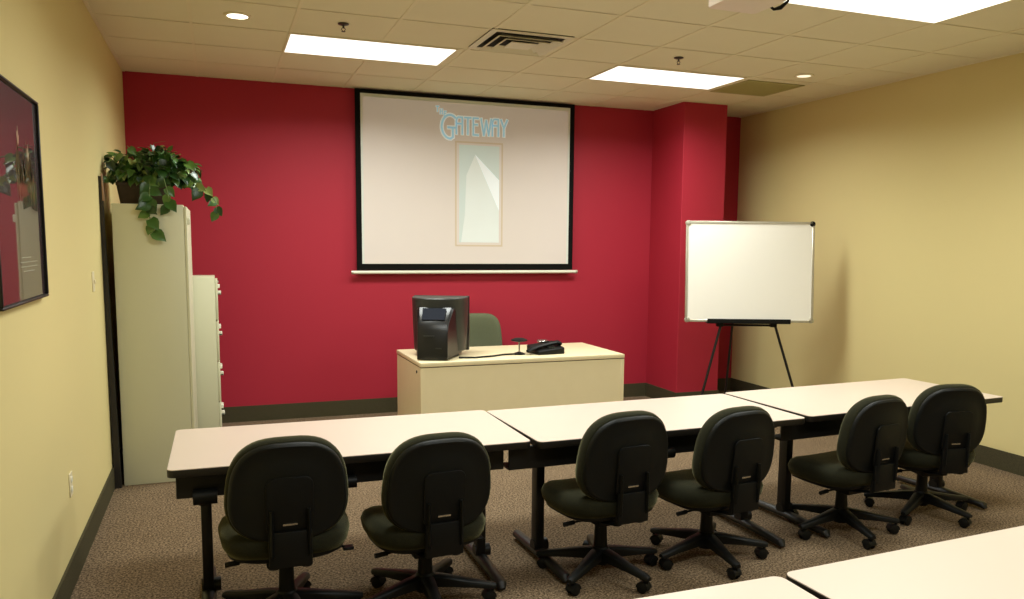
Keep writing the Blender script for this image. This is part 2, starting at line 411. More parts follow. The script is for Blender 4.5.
LET = {
 'G': [arc(.55, .55, .52, .47, 50, 275, 20), [(.58, .08), (.72, .14), (.72, .52)], [(.42, .52), (.95, .52)]],
 'A': [[(0, 0), (0, .72)]+arc(.3, .72, .3, .28, 180, 90, 5)+[(.8, 1), (.8, 0)], [(0, .62), (.8, .62)]],
 'T': [[(.4, 0), (.4, 1)], [(-.05, 1), (.85, 1)]],
 'E': [[(.75, 1), (0, 1), (0, 0), (.75, 0)], [(0, .62), (.62, .62)]],
 'W': [[(0, 1), (.28, 0), (.52, .9), (.78, 0), (1.05, 1)]],
 'Y': [[(0, 1), (.4, .5), (.85, 1)], [(.4, .5), (.4, 0)]],
 'H': [[(0, 0), (0, 1)], [(.7, 0), (.7, 1)], [(0, .55), (.7, .55)]],
}
def word(bm, wd, y0, y1):
    cxw = (SX0+SX1)/2
    X = lambda wx: wx-cxw
    Z = lambda wz: wz-SZ0
    strokes(bm, LET['G'], wd, X(2.12), Z(2.735), 0.165, 0.245, y0, y1)
    x = 2.275
    for ch, wch in (('A', .088), ('T', .085), ('E', .08), ('W', .118), ('A', .09), ('Y', .09)):
        strokes(bm, LET[ch], wd*0.85, X(x), Z(2.803), wch*0.88, 0.165, y0, y1)
        x += wch+0.002
    for k, ch in enumerate('THE'):
        strokes(bm, LET[ch], wd*0.45, X(2.07+0.04*k), Z(3.01-0.022*k), 0.03, 0.05, y0, y1)
a = nm(); word(a, 0.042, -0.0045, -0.0032); obj('lettering_outline', a, M_['logo_hi'], fabric, False)
a = nm(); word(a, 0.019, -0.0056, -0.0046); obj('lettering', a, M_['logo'], fabric, False)
cxw = (SX0+SX1)/2
def flat(bm, pts, y0, y1):
    t_ = bmesh.new()
    A = [t_.verts.new((x-cxw, y0, z-SZ0)) for x, z in pts]; B = [t_.verts.new((x-cxw, y1, z-SZ0)) for x, z in pts]
    t_.faces.new(A[::-1]); t_.faces.new(B); n = len(pts)
    for k in range(n): t_.faces.new([A[k], A[(k+1) % n], B[(k+1) % n], B[k]])
    join(bm, t_)
a = nm(); px0, px1, pz0, pz1 = 2.262, 2.77, 1.685, 2.735
for (u0, u1, w0, w1) in ((px0, px0+.016, pz0, pz1), (px1-.016, px1, pz0, pz1), (px0+.016, px1-.016, pz0, pz0+.016), (px0+.016, px1-.016, pz1-.016, pz1)):
    flat(a, [(u0, w0), (u1, w0), (u1, w1), (u0, w1)], -0.0042, -0.003)
obj('panel_outline', a, M_['panel_line'], fabric, False)
ix0, ix1, iz0, iz1 = px0+.042, px1-.04, pz0+.04, pz1-.035
a = nm(); flat(a, [(ix0, iz0), (ix1, iz0), (ix1, iz1), (ix0, iz1)], -0.0042, -0.003); obj('panel_background', a, M_['panel_a'], fabric, False)
a = nm(); flat(a, [(ix0+.02, iz0), (ix1, iz0), (ix1, 2.1), (2.56, 2.45), (2.47, 2.60), (2.38, 2.4), (ix0+.06, 2.0)], -0.0052, -0.0044); obj('panel_pale_shape', a, M_['panel_b'], fabric, False)
a = nm(); flat(a, [(2.47, 2.61), (ix1, 2.36), (ix1, 2.05)], -0.0060, -0.0054); obj('panel_beam', a, M_['logo_hi'], fabric, False)

# ------------------------------------------------------------------ ceiling projector
t = thing('ceiling_projector', 'pale projector hanging from the ceiling at the top edge', 'projector', (2.435, 3.47, 2.885))
a = nm(); prism(a, rrect(0.285, 0.27, 0.03), 0.0, 0.085, bev=0.008); body = obj('body', a, M_['proj'], t)
a = nm(); lathe(a, [(0, 0.135), (0.03, 0.135), (0.034, 0.15), (0.034, 0.16), (0.028, 0.16), (0.02, 0.15), (0, 0.15)], M=Matrix.Translation((0.06, 0, 0.045)) @ Matrix.Rotation(-PI/2, 4, 'X')); obj('lens', a, M_['crt'], t)
a = nm(); tube(a, [(0, 0, 0.08), (0, 0, ZC-2.885+0.002)], 0.02); obj('pole', a, M_['proj'], t)
a = nm(); lathe(a, [(0, 0.272), (0.06, 0.275), (0.06, 0.296), (0, 0.296)]); obj('ceiling_plate', a, M_['proj'], t)
a = nm(); tube(a, [(0.135, 0.02, 0.02), (0.165, 0.01, -0.002), (0.19, -0.01, 0.004), (0.215, -0.03, 0.03), (0.225, -0.06, 0.09), (0.2, -0.06, 0.2), (0.15, -0.04, 0.28)], [0.005, 0.007, 0.011, 0.007, 0.006, 0.006, 0.006]); obj('cable', a, M_['plastic'], t)

# ------------------------------------------------------------------ left wall items
t = thing('poster', 'glass covered dark maroon flower poster hanging on the left wall', 'framed poster', (XL, 3.69, 1.475))
pw, ph = 0.83, 0.83
# local: y along the wall, z up, x out of the wall
def fr(bm, y0, y1, z0, z1): box(bm, 0.0, 0.03, y0, y1, z0, z1, 0.003, 1)
a = nm(); f = 0.011
fr(a, -pw/2, pw/2, 0, f); fr(a, -pw/2, pw/2, ph-f, ph); fr(a, -pw/2, -pw/2+f, f, ph-f); fr(a, pw/2-f, pw/2, f, ph-f)
obj('frame', a, M_['steel_black'], t)
a = nm(); box(a, 0.004, 0.018, -pw/2+f, pw/2-f, f, ph-f); pic = obj('picture', a, M_['poster'], t, False)
def wallpoly(bm, pts, x0=0.018, x1=0.0187):
    t_ = bmesh.new(); n = len(pts)
    A = [t_.verts.new((x0, y, z)) for y, z in pts]; B = [t_.verts.new((x1, y, z)) for y, z in pts]
    t_.faces.new(A[::-1]); t_.faces.new(B)
    for k in range(n): t_.faces.new([A[k], A[(k+1) % n], B[(k+1) % n], B[k]])
    join(bm, t_)
def lily(cy, cz, s):
    a = nm(); wallpoly(a, [(cy, cz), (cy-.03*s, cz+.04*s), (cy-.028*s, cz+.09*s), (cy-.008*s, cz+.075*s), (cy+.006*s, cz+.12*s), (cy+.018*s, cz+.07*s), (cy+.034*s, cz+.06*s), (cy+.022*s, cz+.02*s)])
    obj('printed_lily', a, M_['lily'], pic, False)
lily(0.03, 0.61, .62); lily(0.20, 0.56, .6)
a = nm()
random.seed(5)
for k in range(16):
    y = -0.02+0.02*k; z0 = 0.36+random.random()*0.05; ln = 0.16+random.random()*0.1; dx = random.uniform(-.04, .04)
    wallpoly(a, [(y, z0), (y+0.018, z0+ln*0.5), (y+dx, z0+ln), (y-0.014, z0+ln*0.5)], 0.018, 0.0184)
obj('leaf_shapes', a, M_['leafgreen'], pic, False)  # green leaf shapes laid flat over the picture
a = nm()
for k, (y0, y1) in enumerate(((-0.02, 0.15), (-0.04, 0.27), (-0.04, 0.27), (0.0, 0.2))):
    z = 0.175-0.018*k
    y = y0
    while y < y1:
        ln = random.uniform(0.015, 0.04); wallpoly(a, [(y, z), (min(y+ln, y1), z), (min(y+ln, y1), z+0.003), (y, z+0.003)]); y += ln+0.008
obj('printed_text_lines', a, M_['printtext'], pic, False)

# light switch and outlet
t = thing('light_switch', 'ivory light switch plate on the left wall next to the tall cabinet', 'light switch', (XL, 5.70, 1.40))
a = nm(); box(a, 0, 0.006, -0.04, 0.04, 0, 0.125, 0.002, 1); obj('plate', a, M_['white_plastic'], t)
a = nm(); box(a, 0.005, 0.016, -0.006, 0.006, 0.05, 0.075, 0.002, 1); obj('toggle', a, M_['white_plastic'], t)
t = thing('wall_outlet', 'ivory power outlet low on the left wall', 'power outlet', (XL, 4.55, 0.44))
a = nm(); box(a, 0, 0.006, -0.037, 0.037, 0, 0.12, 0.002, 1); obj('plate', a, M_['white_plastic'], t)
for z in (0.035, 0.085):
    a = nm(); box(a, 0.005, 0.010, -0.017, 0.017, z-0.014, z+0.014, 0.002, 1); obj('socket', a, M_['cabinet_in'], t)

# leaning board; its panel is thickened to paint the shaded wall gap black
t = thing('leaning_board_gap_shade', 'dark leaning board that also paints the shade between left wall and tall cabinet', 'board', (XL, 6.3, 0))
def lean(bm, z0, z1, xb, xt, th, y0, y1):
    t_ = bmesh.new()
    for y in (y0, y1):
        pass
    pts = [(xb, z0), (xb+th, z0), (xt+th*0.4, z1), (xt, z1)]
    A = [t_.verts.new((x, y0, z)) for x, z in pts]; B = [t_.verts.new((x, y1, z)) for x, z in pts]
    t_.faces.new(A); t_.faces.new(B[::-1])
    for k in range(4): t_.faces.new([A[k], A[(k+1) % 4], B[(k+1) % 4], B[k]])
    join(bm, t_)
a = nm(); lean(a, 0.0, 2.14, 0.010, 0.001, 0.042, -0.12, -0.06); obj('panel', a, M_['lean_shade'], t, False)
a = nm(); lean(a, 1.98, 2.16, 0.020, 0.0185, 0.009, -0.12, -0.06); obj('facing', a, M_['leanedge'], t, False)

# ------------------------------------------------------------------ cabinets
t = thing('storage_cabinet', 'tall putty coloured metal storage cabinet with a plant on top', 'cabinet', (-0.425, 6.68, 0))
a = nm(); box(a, -0.235, 0.215, -0.45, 0.45, 0, 1.966, 0.004, 2); obj('body', a, M_['cabinet'], t)
for s in (-1, 1):
    a = nm(); box(a, 0.216, 0.235, min(s*0.002, s*0.447), max(s*0.002, s*0.447), 0.06, 1.955, 0.004, 2); dr = obj('door', a, M_['cabinet'], t)
a = nm(); box(a, 0.235, 0.255, -0.42, -0.38, 1.83, 1.88, 0.004, 2); obj('latch', a, M_['cabinet_in'], t)

t = thing('filing_cabinet', 'lower four drawer filing cabinet behind the tall storage cabinet', 'cabinet', (-0.33, 7.36, 0))
a = nm(); box(a, -0.33, 0.305, -0.2, 0.2, 0, 1.425, 0.004, 2); obj('body', a, M_['cabinet'], t)
for k in range(4):
    z0 = 0.05+k*0.34
    a = nm(); box(a, 0.306, 0.325, -0.19, 0.19, z0, z0+0.33, 0.005, 2); dr = obj('drawer', a, M_['cabinet'], t)
    a = nm(); box(a, 0.323, 0.350, -0.07, 0.07, z0+0.20, z0+0.215, 0.003, 1); box(a, 0.323, 0.350, -0.07, -0.06, z0+0.20, z0+0.235, 0.003, 1); obj('handle', a, M_['cabinet_in'], dr)
    a = nm(); box(a, 0.323, 0.342, -0.06, 0.06, z0+0.255, z0+0.285, 0.003, 1); obj('label_holder', a, M_['cabinet_in'], dr)
a = nm(); lathe(a, [(0, 0), (0.012, 0), (0.012, 0.012), (0, 0.012)], M=Matrix.Translation((0.322, 0.15, 1.37)) @ Matrix.Rotation(PI/2, 4, 'Y')); obj('lock', a, M_['chrome'], t)

# ------------------------------------------------------------------ plant
pl = thing('potted_pothos', 'trailing green pothos in a brown planter on the tall cabinet', 'potted plant', (-0.42, 6.50, 1.966))
a = nm(); rings = []
for (w, d, z) in ((0.30, 0.16, 0), (0.31, 0.17, 0.01), (0.345, 0.20, 0.13), (0.355, 0.21, 0.135), (0.355, 0.21, 0.155), (0.33, 0.185, 0.155), (0.325, 0.18, 0.125)):
    rings.append([(x-0.05, y, z) for x, y in rrect(w, d, 0.03)])
rings_mesh(a, rings, True, True); obj('planter', a, M_['planter'], pl)
a = nm(); prism(a, [(x-0.05, y) for x, y in rrect(0.322, 0.178, 0.03)], 0.12, 0.14); obj('soil', a, M_['soil'], pl)
random.seed(11)
fol = nm(); stm = nm()
def leaf(bm, p, d, up, s):
    """heart shaped leaf; p = stalk end, d = pointing direction"""
    d = d.normalized(); side = d.cross(up)
    if side.length < 1e-3: side = d.cross(Vector((1, 0, 0)))
    side.normalize(); n = side.cross(d).normalized()
    prof = [(0.0, 0.0), (0.10, 0.30), (0.32, 0.44), (0.58, 0.36), (0.82, 0.17), (1.0, 0.0)]
    mids = []
    for k, (u, w) in enumerate(prof):
        mids.append(p+d*(u*s)+n*(-0.35*u*u*s))
    mv = [bm.verts.new(m_) for m_ in mids]
    Ls, Rs = [], []
    for k, (u, w) in enumerate(prof[1:-1], 1):
        back = -0.10 if k == 1 else 0.0
        c = mids[k]+d*(back*s)
        Ls.append(bm.verts.new(c+side*(w*s)+n*(0.10*s))); Rs.append(bm.verts.new(c-side*(w*s)+n*(0.10*s)))
    bm.faces.new([mv[0], Ls[0], mv[1]]); bm.faces.new([mv[0], mv[1], Rs[0]])
    for k in range(1, 4):
        bm.faces.new([mv[k], Ls[k-1], Ls[k], mv[k+1]]); bm.faces.new([mv[k], mv[k+1], Rs[k], Rs[k-1]])
    bm.faces.new([mv[4], Ls[3], mv[5]]); bm.faces.new([mv[4], mv[5], Rs[3]])
def rdir(e0, e1):
    az = random.uniform(0, 2*PI); el = random.uniform(e0, e1)
    return Vector((math.cos(az)*math.cos(el), math.sin(az)*math.cos(el), math.sin(el)))
# bushy crown
for k in range(420):
    az = random.uniform(0, 2*PI); rr = random.random()**0.6
    x = 0.01+math.cos(az)*rr*0.29; y = math.sin(az)*rr*0.21; hz = 0.155+random.random()*0.26*(1-rr*0.5)+0.03
    if x < 0.05 and y < -.06: hz = max(hz, 0.2)
    hz += 0.02*math.sin(x*20)
    root_ = Vector((max(-0.17, min(0.13, x*0.5-0.02)), y*0.35, 0.13))
    tip = Vector((x, y, hz))
    midp = (root_+tip)/2+Vector((0, 0, 0.05))
    if random.random() < 0.5: tube(stm, [root_, midp, tip], 0.0022, 5)
    dd = Vector((x*1.2, y*1.2-0.05, random.uniform(-0.6, 0.25))).normalized()+rdir(-0.5, 0.3)*0.5
    leaf(fol, tip, dd, Vector((random.uniform(-.4, .4), random.uniform(-.6, .1), 1)), random.uniform(0.045, 0.08))
def vine(pts, n, s0=0.075):
    P = [Vector(p) for p in pts]
    tube(stm, P, 0.003, 6)
    tot = len(P)-1
    for k in range(n):
        u = (k+0.5)/n*tot; i = min(int(u), tot-1); p = P[i].lerp(P[i+1], u-i)
        sgn = 1 if k % 2 else -1
        dd = Vector((sgn*random.uniform(.3, .8), random.uniform(-.7, -.1), random.uniform(-1.0, -.2)))
        leaf(fol, p, dd, Vector((random.uniform(-.3, .3), -1, .35)), s0*random.uniform(.8, 1.2))
vine([(0.0, -0.10, 0.16), (0.0, -0.2, 0.17), (0.0, -0.285, 0.04), (-0.01, -0.29, -0.06), (0.02, -0.29, -0.21)], 14, 0.085)
vine([(0.06, -0.10, 0.16), (0.09, -0.2, 0.18), (0.12, -0.29, 0.05), (0.11, -0.295, -0.03)], 7, 0.08)
vine([(0.12, 0.0, 0.16), (0.26, -0.02, 0.20), (0.36, -0.06, 0.13), (0.42, -0.08, 0.04), (0.43, -0.08, -0.06)], 11, 0.07)
vine([(0.12, -0.04, 0.16), (0.24, -0.1, 0.20), (0.33, -0.16, 0.10)], 7, 0.08)
vine([(-0.16, 0, 0.16), (-0.24, -0.06, 0.22), (-0.275, -0.12, 0.16)], 5, 0.065)
vine([(-0.14, 0.02, 0.16), (-0.22, -0.1, 0.30), (-0.26, -0.2, 0.28)], 4, 0.06)
vine([(0.1, 0.0, 0.2), (0.18, -0.1, 0.32), (0.25, -0.14, 0.30)], 6, 0.08)
vine([(-0.08, 0.0, 0.2), (-0.1, -0.06, 0.36), (-0.14, -0.12, 0.40)], 4, 0.06)
# keep every leaf off the wall
for v in fol.verts:
    v.co.x = max(v.co.x, -0.296)
# thin wisp
tube(stm, [(0, 0, 0.2), (-0.02, -0.02, 0.36), (0.03, -0.03, 0.44), (0.1, -0.04, 0.455)], [0.002, 0.0018, 0.0015, 0.001], 5)
obj('foliage', fol, M_['leaf'], pl); obj('stems', stm, M_['stem'], pl)

# ------------------------------------------------------------------ teacher's desk
DW, DD, DH = 1.88, 0.90, 0.74
desk = thing('teacher_desk', 'pale maple desk standing in front of the red wall', 'desk', (2.460, 6.945, 0), 0.012)
a = nm(); box(a, -DW/2, DW/2, -DD/2, DD/2, DH-0.035, DH, 0.003, 2); obj('desktop', a, M_['maple'], desk)
a = nm(); box(a, -DW/2+0.006, DW/2-0.006, -DD/2+0.006, DD/2-0.006, DH-0.043, DH-0.035); obj('top_seam', a, M_['seam'], desk, False)
a = nm(); box(a, -DW/2+0.03, DW/2-0.03, -DD/2+0.004, -DD/2+0.025, 0.03, DH-0.043, 0.001, 1); obj('modesty_panel', a, M_['maple'], desk)
for s in (-1, 1):
    a = nm(); x0, x1 = sorted((s*(DW/2-0.002), s*(DW/2-0.03))); box(a, x0, x1, -DD/2+0.002, DD/2-0.01, 0, DH-0.043, 0.001, 1); obj('end_panel', a, M_['maple'], desk)
for s in (-1, 1):
    a = nm(); x0, x1 = sorted((s*(DW/2-0.031), s*(DW/2-0.45))); box(a, x0, x1, 0.0, DD/2-0.03, 0.04, DH-0.044, 0.002, 1); ped = obj('pedestal', a, M_['maple'], desk)
    for k in range(3):
        z0 = 0.06+k*0.215
        a = nm(); box(a, x0+0.005, x1-0.005, DD/2-0.029, DD/2-0.012, z0, z0+0.205, 0.002, 1); obj('drawer', a, M_['maple'], ped)
a = nm(); lathe(a, [(0, 0), (0.012, 0), (0.012, 0.006), (0, 0.006)], M=Matrix.Translation((-DW/2-0.003, -DD/2+0.13, 0.65)) @ Matrix.Rotation(PI/2, 4, 'Y')); obj('screw_cap', a, M_['plastic'], desk)

# ------------------------------------------------------------------ CRT monitor
mon = thing('crt_monitor', 'bulky black tube monitor seen from behind on the desk', 'computer monitor', (1.79, 6.90, DH), math.radians(-24))
a = nm()
def shell_ring(z, w, dp, yb=0.13, n=24, sy=1.0):
    r = []
    r.append((-w/2, yb, z)); 
    for k in range(n+1):
        t_ = PI+PI*k/n
        r.append((w/2*math.copysign(abs(math.cos(t_))**0.8, math.cos(t_)), 0.08-dp*abs(math.sin(t_))**0.9, z))
    r.append((w/2, yb, z))
    return r
rings_mesh(a, [shell_ring(0.045, .44, .22), shell_ring(0.055, .455, .24), shell_ring(0.30, .475, .27), shell_ring(0.505, .485, .285), shell_ring(0.512, .475, .278)])
obj('shell', a, M_['monitor'], mon, True, 35)
a = nm(); box(a, -.247, .247, .13, .165, 0.035, 0.515, 0.008, 2); bz = obj('bezel', a, M_['monitor_dark'], mon)
a = nm(); box(a, -.205, .205, .160, .168, 0.085, 0.47, 0.01, 2); obj('display_glass', a, M_['crt'], bz)
# rear housing, top slopes down away from the shell
a = nm()
def rb(y, w, z0, z1): return [(-w/2, y, z0), (w/2, y, z0), (w/2, y, z1-0.02), (w/2-0.02, y, z1), (-w/2+0.02, y, z1), (-w/2, y, z1-0.02)]
rings_mesh(a, [rb(0.0, .40, .03, .455), rb(-.19, .31, .02, .435), rb(-.30, .265, .012, .325), rb(-.33, .255, .01, .25), rb(-.34, .255, .01, .02+.03)])
obj('rear_housing', a, M_['monitor_dark'], mon, True, 25)
a = nm(); n_ = Vector((0, -.115, .09)).normalized()
p0, p1 = Vector((0, -.222, .428)), Vector((0, -.293, .338))
off = Vector((0, -0.0055, 0.0035))
t_ = [(-.10, p0+off), (.10, p0+off), (.095, p1+off), (-.095, p1+off)]
tt = bmesh.new()
A = [tt.verts.new((x, p.y, p.z)) for x, p in t_]; B = [tt.verts.new((x, p.y+0.01, p.z-0.008)) for x, p in t_]
tt.faces.new(A); tt.faces.new(B[::-1])
for k in range(4): tt.faces.new([A[k], A[(k+1) % 4], B[(k+1) % 4], B[k]])
join(a, tt); obj('sloped_vent', a, M_['vent_blue'], mon, False)
a = nm()
for (x, z, w, h) in ((-0.03, .20, .09, .012), (0.05, .10, .05, .008)): box(a, x-w/2, x+w/2, -.347, -.338, z, z+h)
for k in range(9): box(a, .1385, .1445, -.19+k*0.018, -.182+k*0.018, .12, .30)
obj('rear_slots', a, M_['monitor'], mon, False)
a = nm(); lathe(a, [(0, 0), (0.17, 0), (0.17, 0.008), (0.11, 0.02), (0.09, 0.046), (0, 0.046)], (0, 0.02, 0), 32); obj('swivel_base', a, M_['monitor_dark'], mon)

# cable, stand, telephone
a = nm(); tube(a, [(1.90, 6.66, 0.7495), (2.03, 6.62, 0.7495), (2.2, 6.66, 0.7495), (2.33, 6.73, 0.7495), (2.44, 6.735, 0.7495)], 0.0075, 8)
tag(obj('desk_cable', a, M_['plastic']), 'thin black cable lying on the desk between monitor and disc stand', 'cable')
t = thing('microphone_stand', 'small black disc topped stand beside the telephone on the desk', 'desk microphone', (2.485, 6.76, DH))
a = nm(); lathe(a, [(0, 0), (0.055, 0), (0.055, 0.008), (0.03, 0.018), (0.012, 0.024), (0, 0.024)]); obj('foot', a, M_['plastic'], t)
a = nm(); tube(a, [(0, 0, 0.02), (0, 0, 0.118)], 0.007, 10); obj('stem', a, M_['chrome'], t)
a = nm(); lathe(a, [(0, 0.112), (0.05, 0.116), (0.074, 0.124), (0.074, 0.132), (0.04, 0.146), (0, 0.148)]); obj('disc_head', a, M_['plastic'], t)
t = thing('telephone', 'black desk telephone with handset at right of the disc stand', 'telephone', (2.73, 6.76, DH), math.radians(6)); t.scale = (1.15, 1.15, 1.15)
a = nm(); tt = bmesh.new()
P = [(-.10, -.09, 0), (.13, -.09, 0), (.13, .12, 0), (-.10, .12, 0), (-.10, -.09, .03), (.13, -.09, .05), (.13, .12, .085), (-.10, .12, .06)]
V = [tt.verts.new(p) for p in P]
for q in ((0, 3, 2, 1), (4, 5, 6, 7), (0, 1, 5, 4), (1, 2, 6, 5), (2, 3, 7, 6), (3, 0, 4, 7)): tt.faces.new([V[k] for k in q])
bmesh.ops.bevel(tt, geom=list(tt.edges), offset=0.008, segments=2, profile=0.5, affect='EDGES'); join(a, tt); obj('base', a, M_['plastic'], t)
a = nm(); tube(a, [(-.17, -.04, .028), (-.13, -.035, .045), (-.06, -.03, .062), (.04, -.02, .078), (.1, -.02, .085), (.13, -.02, .07)], [.016, .022, .017, .017, .022, .018], 10, sq=(1.3, .8)); obj('handset', a, M_['plastic'], t)
a = nm(); box(a, -.03, .05, .03, .09, .075, .092, .003, 1, Matrix.Rotation(math.radians(6), 4, 'X')); obj('display', a, M_['chrome'], t)
a = nm()
for r_ in range(4):
    for c_ in range(3): box(a, .0+c_*.022, .015+c_*.022, -.075+r_*.022, -.062+r_*.022, .046+r_*.004, .056+r_*.004)
obj('keypad', a, M_['monitor'], t, False)

# ------------------------------------------------------------------ whiteboard and easel
CAMYAW = -0.3645
ez = thing('easel', 'black tripod easel holding up the whiteboard near the right wall', 'easel', (4.72, 6.55, 0), CAMYAW)
# local: x across, y away from camera
legs = [[(-.24, -.03, .98), (-.49, -.13, .02)], [(.27, -.03, .98), (.56, -.13, .02)]]
for L_ in legs:
    a = nm(); tube(a, L_, .0125, 10); lg = obj('leg', a, M_['steel_black'], ez)
    a = nm(); e = Vector(L_[1]); tube(a, [e+Vector((0, 0, .015)), e+Vector((0, 0, -.02))], .017, 10); obj('rubber_foot', a, M_['plastic'], lg)
a = nm(); tube(a, [(-.08, .06, 1.42), (-.08, .42, .02)], .0115, 10); lg = obj('leg', a, M_['steel_black'], ez)
a = nm(); tube(a, [(-.08, .42, .035), (-.08, .42, 0)], .017, 10); obj('rubber_foot', a, M_['plastic'], lg)
a = nm(); tube(a, [(-.235, -.03, .965), (.265, -.03, .965)], .011, 10); obj('cross_bar', a, M_['steel_black'], ez)
for s in (-1, 1):
    a = nm(); tube(a, [(s*.24+(.03 if s > 0 else 0), -.03, .97), (s*.06, .06, 1.65)], .011, 10); obj('upright', a, M_['steel_black'], ez)
    a = nm(); box(a, s*.255-.03, s*.255+.03, -.06, 0.0, .95, .99, .004, 1); obj('clamp', a, M_['plastic'], ez)
a = nm(); box(a, -.07, .07, .05, .08, 1.62, 1.70, .01, 2); obj('head', a, M_['plastic'], ez)
a = nm(); box(a, -.39, .40, -.105, -.022, .985, .995, .002, 1); box(a, -.39, .40, -.105, -.098, .985, 1.03, .002, 1); obj('tray', a, M_['plastic'], ez)
# board
BWD, BHT = 1.22, .958
wb = thing('whiteboard', 'white dry erase board with metal frame resting on the black easel', 'whiteboard', (4.735, 6.545, 0.995), CAMYAW)
TL = Matrix.Translation((0, -.055, 0)) @ Matrix.Rotation(math.radians(-5), 4, 'X')
a = nm(); box(a, -BWD/2+.012, BWD/2-.012, -.008, .008, .012, BHT-.012, M=TL); obj('writing_surface', a, M_['board'], wb, False)
a = nm(); f = .022
for (x0, x1, z0, z1) in ((-BWD/2+.02, BWD/2-.02, 0, f), (-BWD/2+.02, BWD/2-.02, BHT-f, BHT), (-BWD/2, -BWD/2+f, .02, BHT-.02), (BWD/2-f, BWD/2, .02, BHT-.02)):
    box(a, x0, x1, -.014, .012, z0, z1, .003, 1, TL)
obj('frame', a, M_['board_frame'], wb)
for sx in (-1, 1):
    for sz in (0, 1):
        a = nm(); cx_ = sx*(BWD/2-.02); cz_ = .02 if sz == 0 else BHT-.02
        prism(a, rrect(.05, .05, .022), -.016, .014, TL @ Matrix.Translation((cx_, 0, cz_)) @ Matrix.Rotation(PI/2, 4, 'X'), bev=.002)
        obj('corner_cap', a, M_['board_frame'] if not (sx == 1 and sz == 1) else M_['plastic'], wb)

# ------------------------------------------------------------------ tables
TW, TD, TH = 1.66, .81, .745
def make_table(W, label, loc, rz, group):
    t = thing('training_table', label, 'table', loc, rz, group)   # origin: near left corner on the floor
    a = nm(); prism(a, rrect(W-.004, TD-.004, .03, cx=W/2, cy=TD/2), TH-.003, TH); obj('laminate_surface', a, M_['lam'], t, False)
    a = nm(); prism(a, rrect(W, TD, .033, cx=W/2, cy=TD/2), TH-.036, TH-.0025, bev=.003); obj('edge_band', a, M_['edge'], t)
    a = nm(); box(a, .03, W-.15, .085, .10, TH-.155, TH-.037, .003, 1); box(a, .03, W-.15, .10, .22, TH-.155, TH-.149); obj('wire_channel', a, M_['steel_black'], t)
    for k, x in enumerate((.145, W-.165)):
        a = nm(); box(a, x-.024, x+.024, .31, .385, .045, TH-.06, .006, 2); lg = obj('leg', a, M_['steel_black'], t)
        a = nm(); tube(a, [(x, -.04, .016), (x, -.02, .034), (x, .33, .045), (x, .65, .034), (x, .67, .016)], [.016, .03, .034, .03, .016], 12, sq=(1, .75)); obj('foot', a, M_['steel_black'], lg)
        a = nm(); box(a, x-.025, x+.025, .08, .70, TH-.062, TH-.037, .004, 1); obj('top_bracket', a, M_['steel_black'], lg)
        a = nm(); tube(a, [(x-.03, .35, .075), (x+.055, .35, .075)], .034, 14); obj('foot_bracket', a, M_['steel_black'], lg)
    a = nm(); box(a, .15, W-.19, .335, .355, .50, TH-.06, .003, 1) ; obj('modesty_bar', a, M_['steel_black'], t) if False else a.free()
    for x in (W*.46,):
        a = nm(); tube(a, [(x-.05, .05, TH-.135), (x+.04, .05, TH-.135)], .03, 14); obj('cable_clip', a, M_['plastic'], t)
    return t
g1 = 'training tables in the row with six chairs'
T1 = make_table(1.672, 'leftmost training table in the chair row, nearest the cabinets', (-.232, 3.725, 0), -.004, g1)
T2 = dup(T1, (1.466, 3.688, 0), .026, 'middle training table of the chair row, in front of the desk', g1)
T3 = dup(T1, (3.182, 3.760, 0), .058, 'rightmost training table of the chair row, ending near the right wall', g1)
b_ = nm(); tube(b_, [(.10, .055, TH-.145), (.20, .055, TH-.145)], .034, 16); tube(b_, [(.14, .055, TH-.16), (.145, .2, TH-.13)], .03, 12); obj('hinge_bracket', b_, M_['plastic'], T1)
for c_ in T1.children:
    if c_.name.startswith('wire_channel'): c_.scale.x = 1.02
for T_ in (T2, T3):
    for c_ in T_.children:
        if c_.name.startswith('wire_channel'): c_.scale.x = 1.10; c_.location.x = -.160
g2 = 'training tables in the nearest row'
T4 = dup(T1, (1.612, 1.135, 0), .055, 'nearest table surface filling the bottom right corner', g2)
T5 = dup(T1, (-.122, 1.122, 0), .0, 'nearest table surface at the bottom edge, left of the other', g2)

